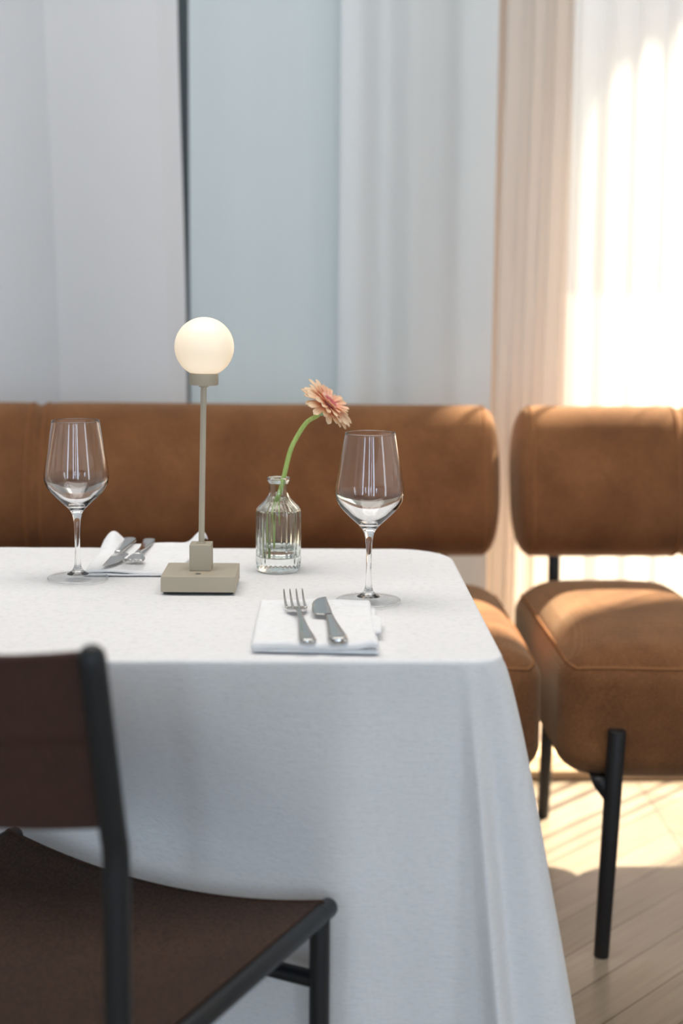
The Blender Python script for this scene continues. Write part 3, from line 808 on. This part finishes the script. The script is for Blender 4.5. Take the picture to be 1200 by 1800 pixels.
# ------------------------------------------------------------------ napkins
def napkin_slab(name, C, th, hfn, mat, parent, nu=70, nv=80, zb=0.0, edge=.007, noise_amp=.0012, seed=0.0):
    """C: corners FL, FR, BR, BL (x,y).  closed pillow-edged slab, bottom at zb"""
    FL, FR, BR, BL = [Vector(c) for c in C]
    T = []; B = []
    for j in range(nv):
        v = .5-.5*math.cos(PI*j/(nv-1)) if False else j/(nv-1)
        for i in range(nu):
            u = i/(nu-1)
            # dense toward rims
            uu = .5-.5*math.cos(PI*u); uu = .35*uu+.65*u; vv = .35*(.5-.5*math.cos(PI*v))+.65*v
            p = FL.lerp(FR, uu).lerp(BL.lerp(BR, uu), vv)
            w_ = (FR-FL).length; l_ = (BL-FL).length
            de = min(min(uu, 1-uu)*w_, min(vv, 1-vv)*l_)
            k = math.sqrt(max(0, 1-(1-min(1, de/edge))**2))
            lift = hfn(uu, vv)
            z0 = zb+lift*.96; t_ = th*(.5+.5*k)+noise_amp*nz(p.x*30+seed, p.y*30, seed)
            T.append(Vector((p.x, p.y, z0+max(.0012, t_)))); B.append(Vector((p.x, p.y, z0+th*.25*(1-k))))
    k = len(T); f = grid_faces(nu, nv); Fc = list(f)+[tuple(k+q for q in reversed(c)) for c in f]
    bd = list(range(nu)) + [nu-1+nu*j for j in range(1, nv)] + [nu*(nv-1)+i for i in range(nu-2, -1, -1)] + [nu*j for j in range(nv-2, 0, -1)]
    for a, b_ in zip(bd, bd[1:]+bd[:1]): Fc.append((b_, a, k+a, k+b_))
    return mesh(name, T+B, Fc, mat, parent)
NZ = TZ+.0012
n1 = empty('napkin', (0, 0, NZ)); tag(n1, 'folded white napkin with fork and knife at the front table edge', 'napkin', 'folded napkins')
napkin_slab('lower_fold', [(-.0590, 1.530), (.0800, 1.520), (.0860, 1.728), (-.0520, 1.732)], .0050, lambda u, v: 0, M_napkin, n1, seed=1, edge=.004)
def lift1(u, v):
    return .0045*g(u-.96, .10)*g(v-.03, .08) + .0022*g(u-.5, .5)*(1-v) + .003*g(v-.97, .05) + .0018*math.sin(u*9+v*3)*.4
napkin_slab('upper_fold', [(-.0605, 1.527), (.0790, 1.516), (.0800, 1.736), (-.0575, 1.738)], .0080, lift1, M_napkin, n1, zb=.0030, seed=4, edge=.005)
# little turned-over corner at the right
napkin_slab('turned_corner', [(.072, 1.590), (.0860, 1.586), (.0900, 1.650), (.074, 1.690)], .0035, lambda u, v: .003*u, M_napkin, n1, nu=20, nv=24, zb=.0046, seed=8, edge=.004)
NTOP1 = TZ+.0012+.0117+.0010
n2 = empty('napkin', (0, 0, NZ)); tag(n2, 'rumpled white napkin with fork and knife left of the lamp', 'napkin', 'folded napkins')
def lift2(u, v):
    return .026*g(u-.10, .11)*g(v-.86, .16) + .022*g(u-.96, .10)*g(v-.93, .10) + .0020*g(v-.95, .06) + .002*math.sin(6*u+4*v)
napkin_slab('lower_fold', [(-.3080, 1.932), (-.1800, 1.932), (-.1560, 2.125), (-.3060, 2.128)], .0036, lambda u, v: .6*lift2(u, v)*v, M_napkin, n2, seed=2)
napkin_slab('upper_fold', [(-.3065, 1.934), (-.1830, 1.933), (-.1500, 2.132), (-.3040, 2.135)], .0050, lift2, M_napkin, n2, zb=.0026, seed=5, edge=.008)

# ------------------------------------------------------------------ cutlery  (built along +Y, handle end at 0)
def ribbon(mb, stations, n=12):
    """stations: (y, half width, z, thickness, centre x)"""
    rings = []
    for (y, w, z, th, cx) in stations:
        rg = []
        for j in range(n):
            a = 2*PI*j/n; c_, s_ = math.cos(a), math.sin(a)
            rg.append(Vector((cx+w*math.copysign(abs(c_)**.8, c_), y, z+th*.5*math.copysign(abs(s_)**.55, s_))))
        rings.append(rg)
    V = [p for r_ in rings for p in r_]; Fc = grid_faces(n, len(rings), True)
    Fc.append(tuple(range(n-1, -1, -1))); Fc.append(tuple((len(rings)-1)*n+j for j in range(n)))
    mb.add(V, Fc); return mb
def smooth_st(st, sub=5):
    """interpolate 5-tuples"""
    out = []
    for i in range(len(st)-1):
        p0, p1, p2, p3 = st[max(i-1, 0)], st[i], st[i+1], st[min(i+2, len(st)-1)]
        for k in range(sub):
            t = k/sub
            out.append(tuple(.5*((2*b_)+(c-a)*t+(2*a-5*b_+4*c-d)*t*t+(3*b_-a-3*c+d)*t**3) for a, b_, c, d in zip(p0, p1, p2, p3)))
    out.append(st[-1]); return out
HANDLE = [(0, .0035, .004, .0040, 0), (.002, .0072, .0045, .0055, 0), (.008, .0096, .0050, .0055, 0), (.020, .0092, .0048, .0046, 0), (.045, .0072, .0048, .0042, 0), (.080, .0046, .0060, .0040, 0), (.105, .0034, .0085, .0040, 0)]
def fork(name):
    r = empty(name)
    ribbon(MB(), smooth_st(HANDLE+[(.125, .0034, .0100, .0036, 0), (.138, .0050, .0088, .0032, 0)])).build('handle', M_steel, r)
    mb = MB()
    ribbon(mb, smooth_st([(.136, .0045, .0090, .0030, 0), (.141, .0095, .0075, .0028, 0), (.148, .0125, .0056, .0026, 0), (.156, .0132, .0045, .0024, 0), (.160, .0130, .0044, .0022, 0)]))
    for k in range(4):
        x = -.0114+.0076*k
        ribbon(mb, smooth_st([(.157, .0019, .0045, .0022, x), (.172, .0017, .0052, .0020, x*1.0), (.190, .0013, .0095, .0017, x*1.0), (.203, .0009, .0150, .0014, x*1.0), (.206, .0003, .0165, .0008, x)]), 8)
    mb.build('tines', M_steel, r)
    return r
def knife(name):
    r = empty(name)
    hd_ = [(0, .0040, .005, .0050, 0), (.002, .0088, .0056, .0078, 0), (.009, .0112, .0060, .0080, 0), (.022, .0105, .0060, .0074, 0), (.05, .0082, .0060, .0068, 0), (.085, .0058, .0062, .0062, 0), (.112, .0048, .0064, .0056, 0)]
    ribbon(MB(), smooth_st(hd_)).build('handle', M_steel, r)
    bl = [(.110, .0046, .0064, .0052, 0), (.116, .0052, .0064, .0034, -.0004), (.120, .0100, .0064, .0022, -.0052), (.127, .0115, .0066, .0018, -.0066), (.150, .0110, .0072, .0016, -.0060), (.175, .0098, .0066, .0015, -.0046), (.192, .0074, .0064, .0013, -.0020), (.203, .0042, .0062, .0010, .0014), (.207, .0015, .0062, .0006, .0042)]
    ribbon(MB(), smooth_st(bl)).build('blade', M_steel, r)
    return r
def copy_tree(o):
    c = o.copy(); COL.objects.link(c)
    for q in o.children:
        d = q.copy(); COL.objects.link(d); d.parent = c
    return c
def place(o, end, tip, L, z, tilt=0.0, roll=0.0):
    """lay along from the handle end toward the tip"""
    d = Vector(tip)-Vector(end); a = math.atan2(-d.x, d.y)
    o.location = (end[0], end[1], z); o.rotation_euler = Euler((tilt, roll, a), 'XYZ')
fk = fork('fork'); tag(fk, 'steel fork on the front napkin, left of the knife', 'fork', 'forks')
place(fk, (.0025, 1.519), (-.0165, 1.724), .206, NTOP1-.0022, math.radians(.6))
kn = knife('knife'); tag(kn, 'steel table knife on the front napkin, right of the fork', 'knife', 'knives')
place(kn, (.0360, 1.517), (.0190, 1.723), .207, NTOP1-.0022, math.radians(.6))
fk2 = copy_tree(fk); fk2['label'] = 'steel fork on the rumpled napkin next to the lamp, handle pointing to the bench'
kn2 = copy_tree(kn); kn2['label'] = 'steel knife on the rumpled napkin behind the left wine glass'
NTOP2 = NZ+.0064
place(fk2, (-.2390, 2.142), (-.2430, 1.938), .206, NTOP2+.0018)
place(kn2, (-.2690, 2.142), (-.2760, 1.938), .207, NTOP2+.0014)
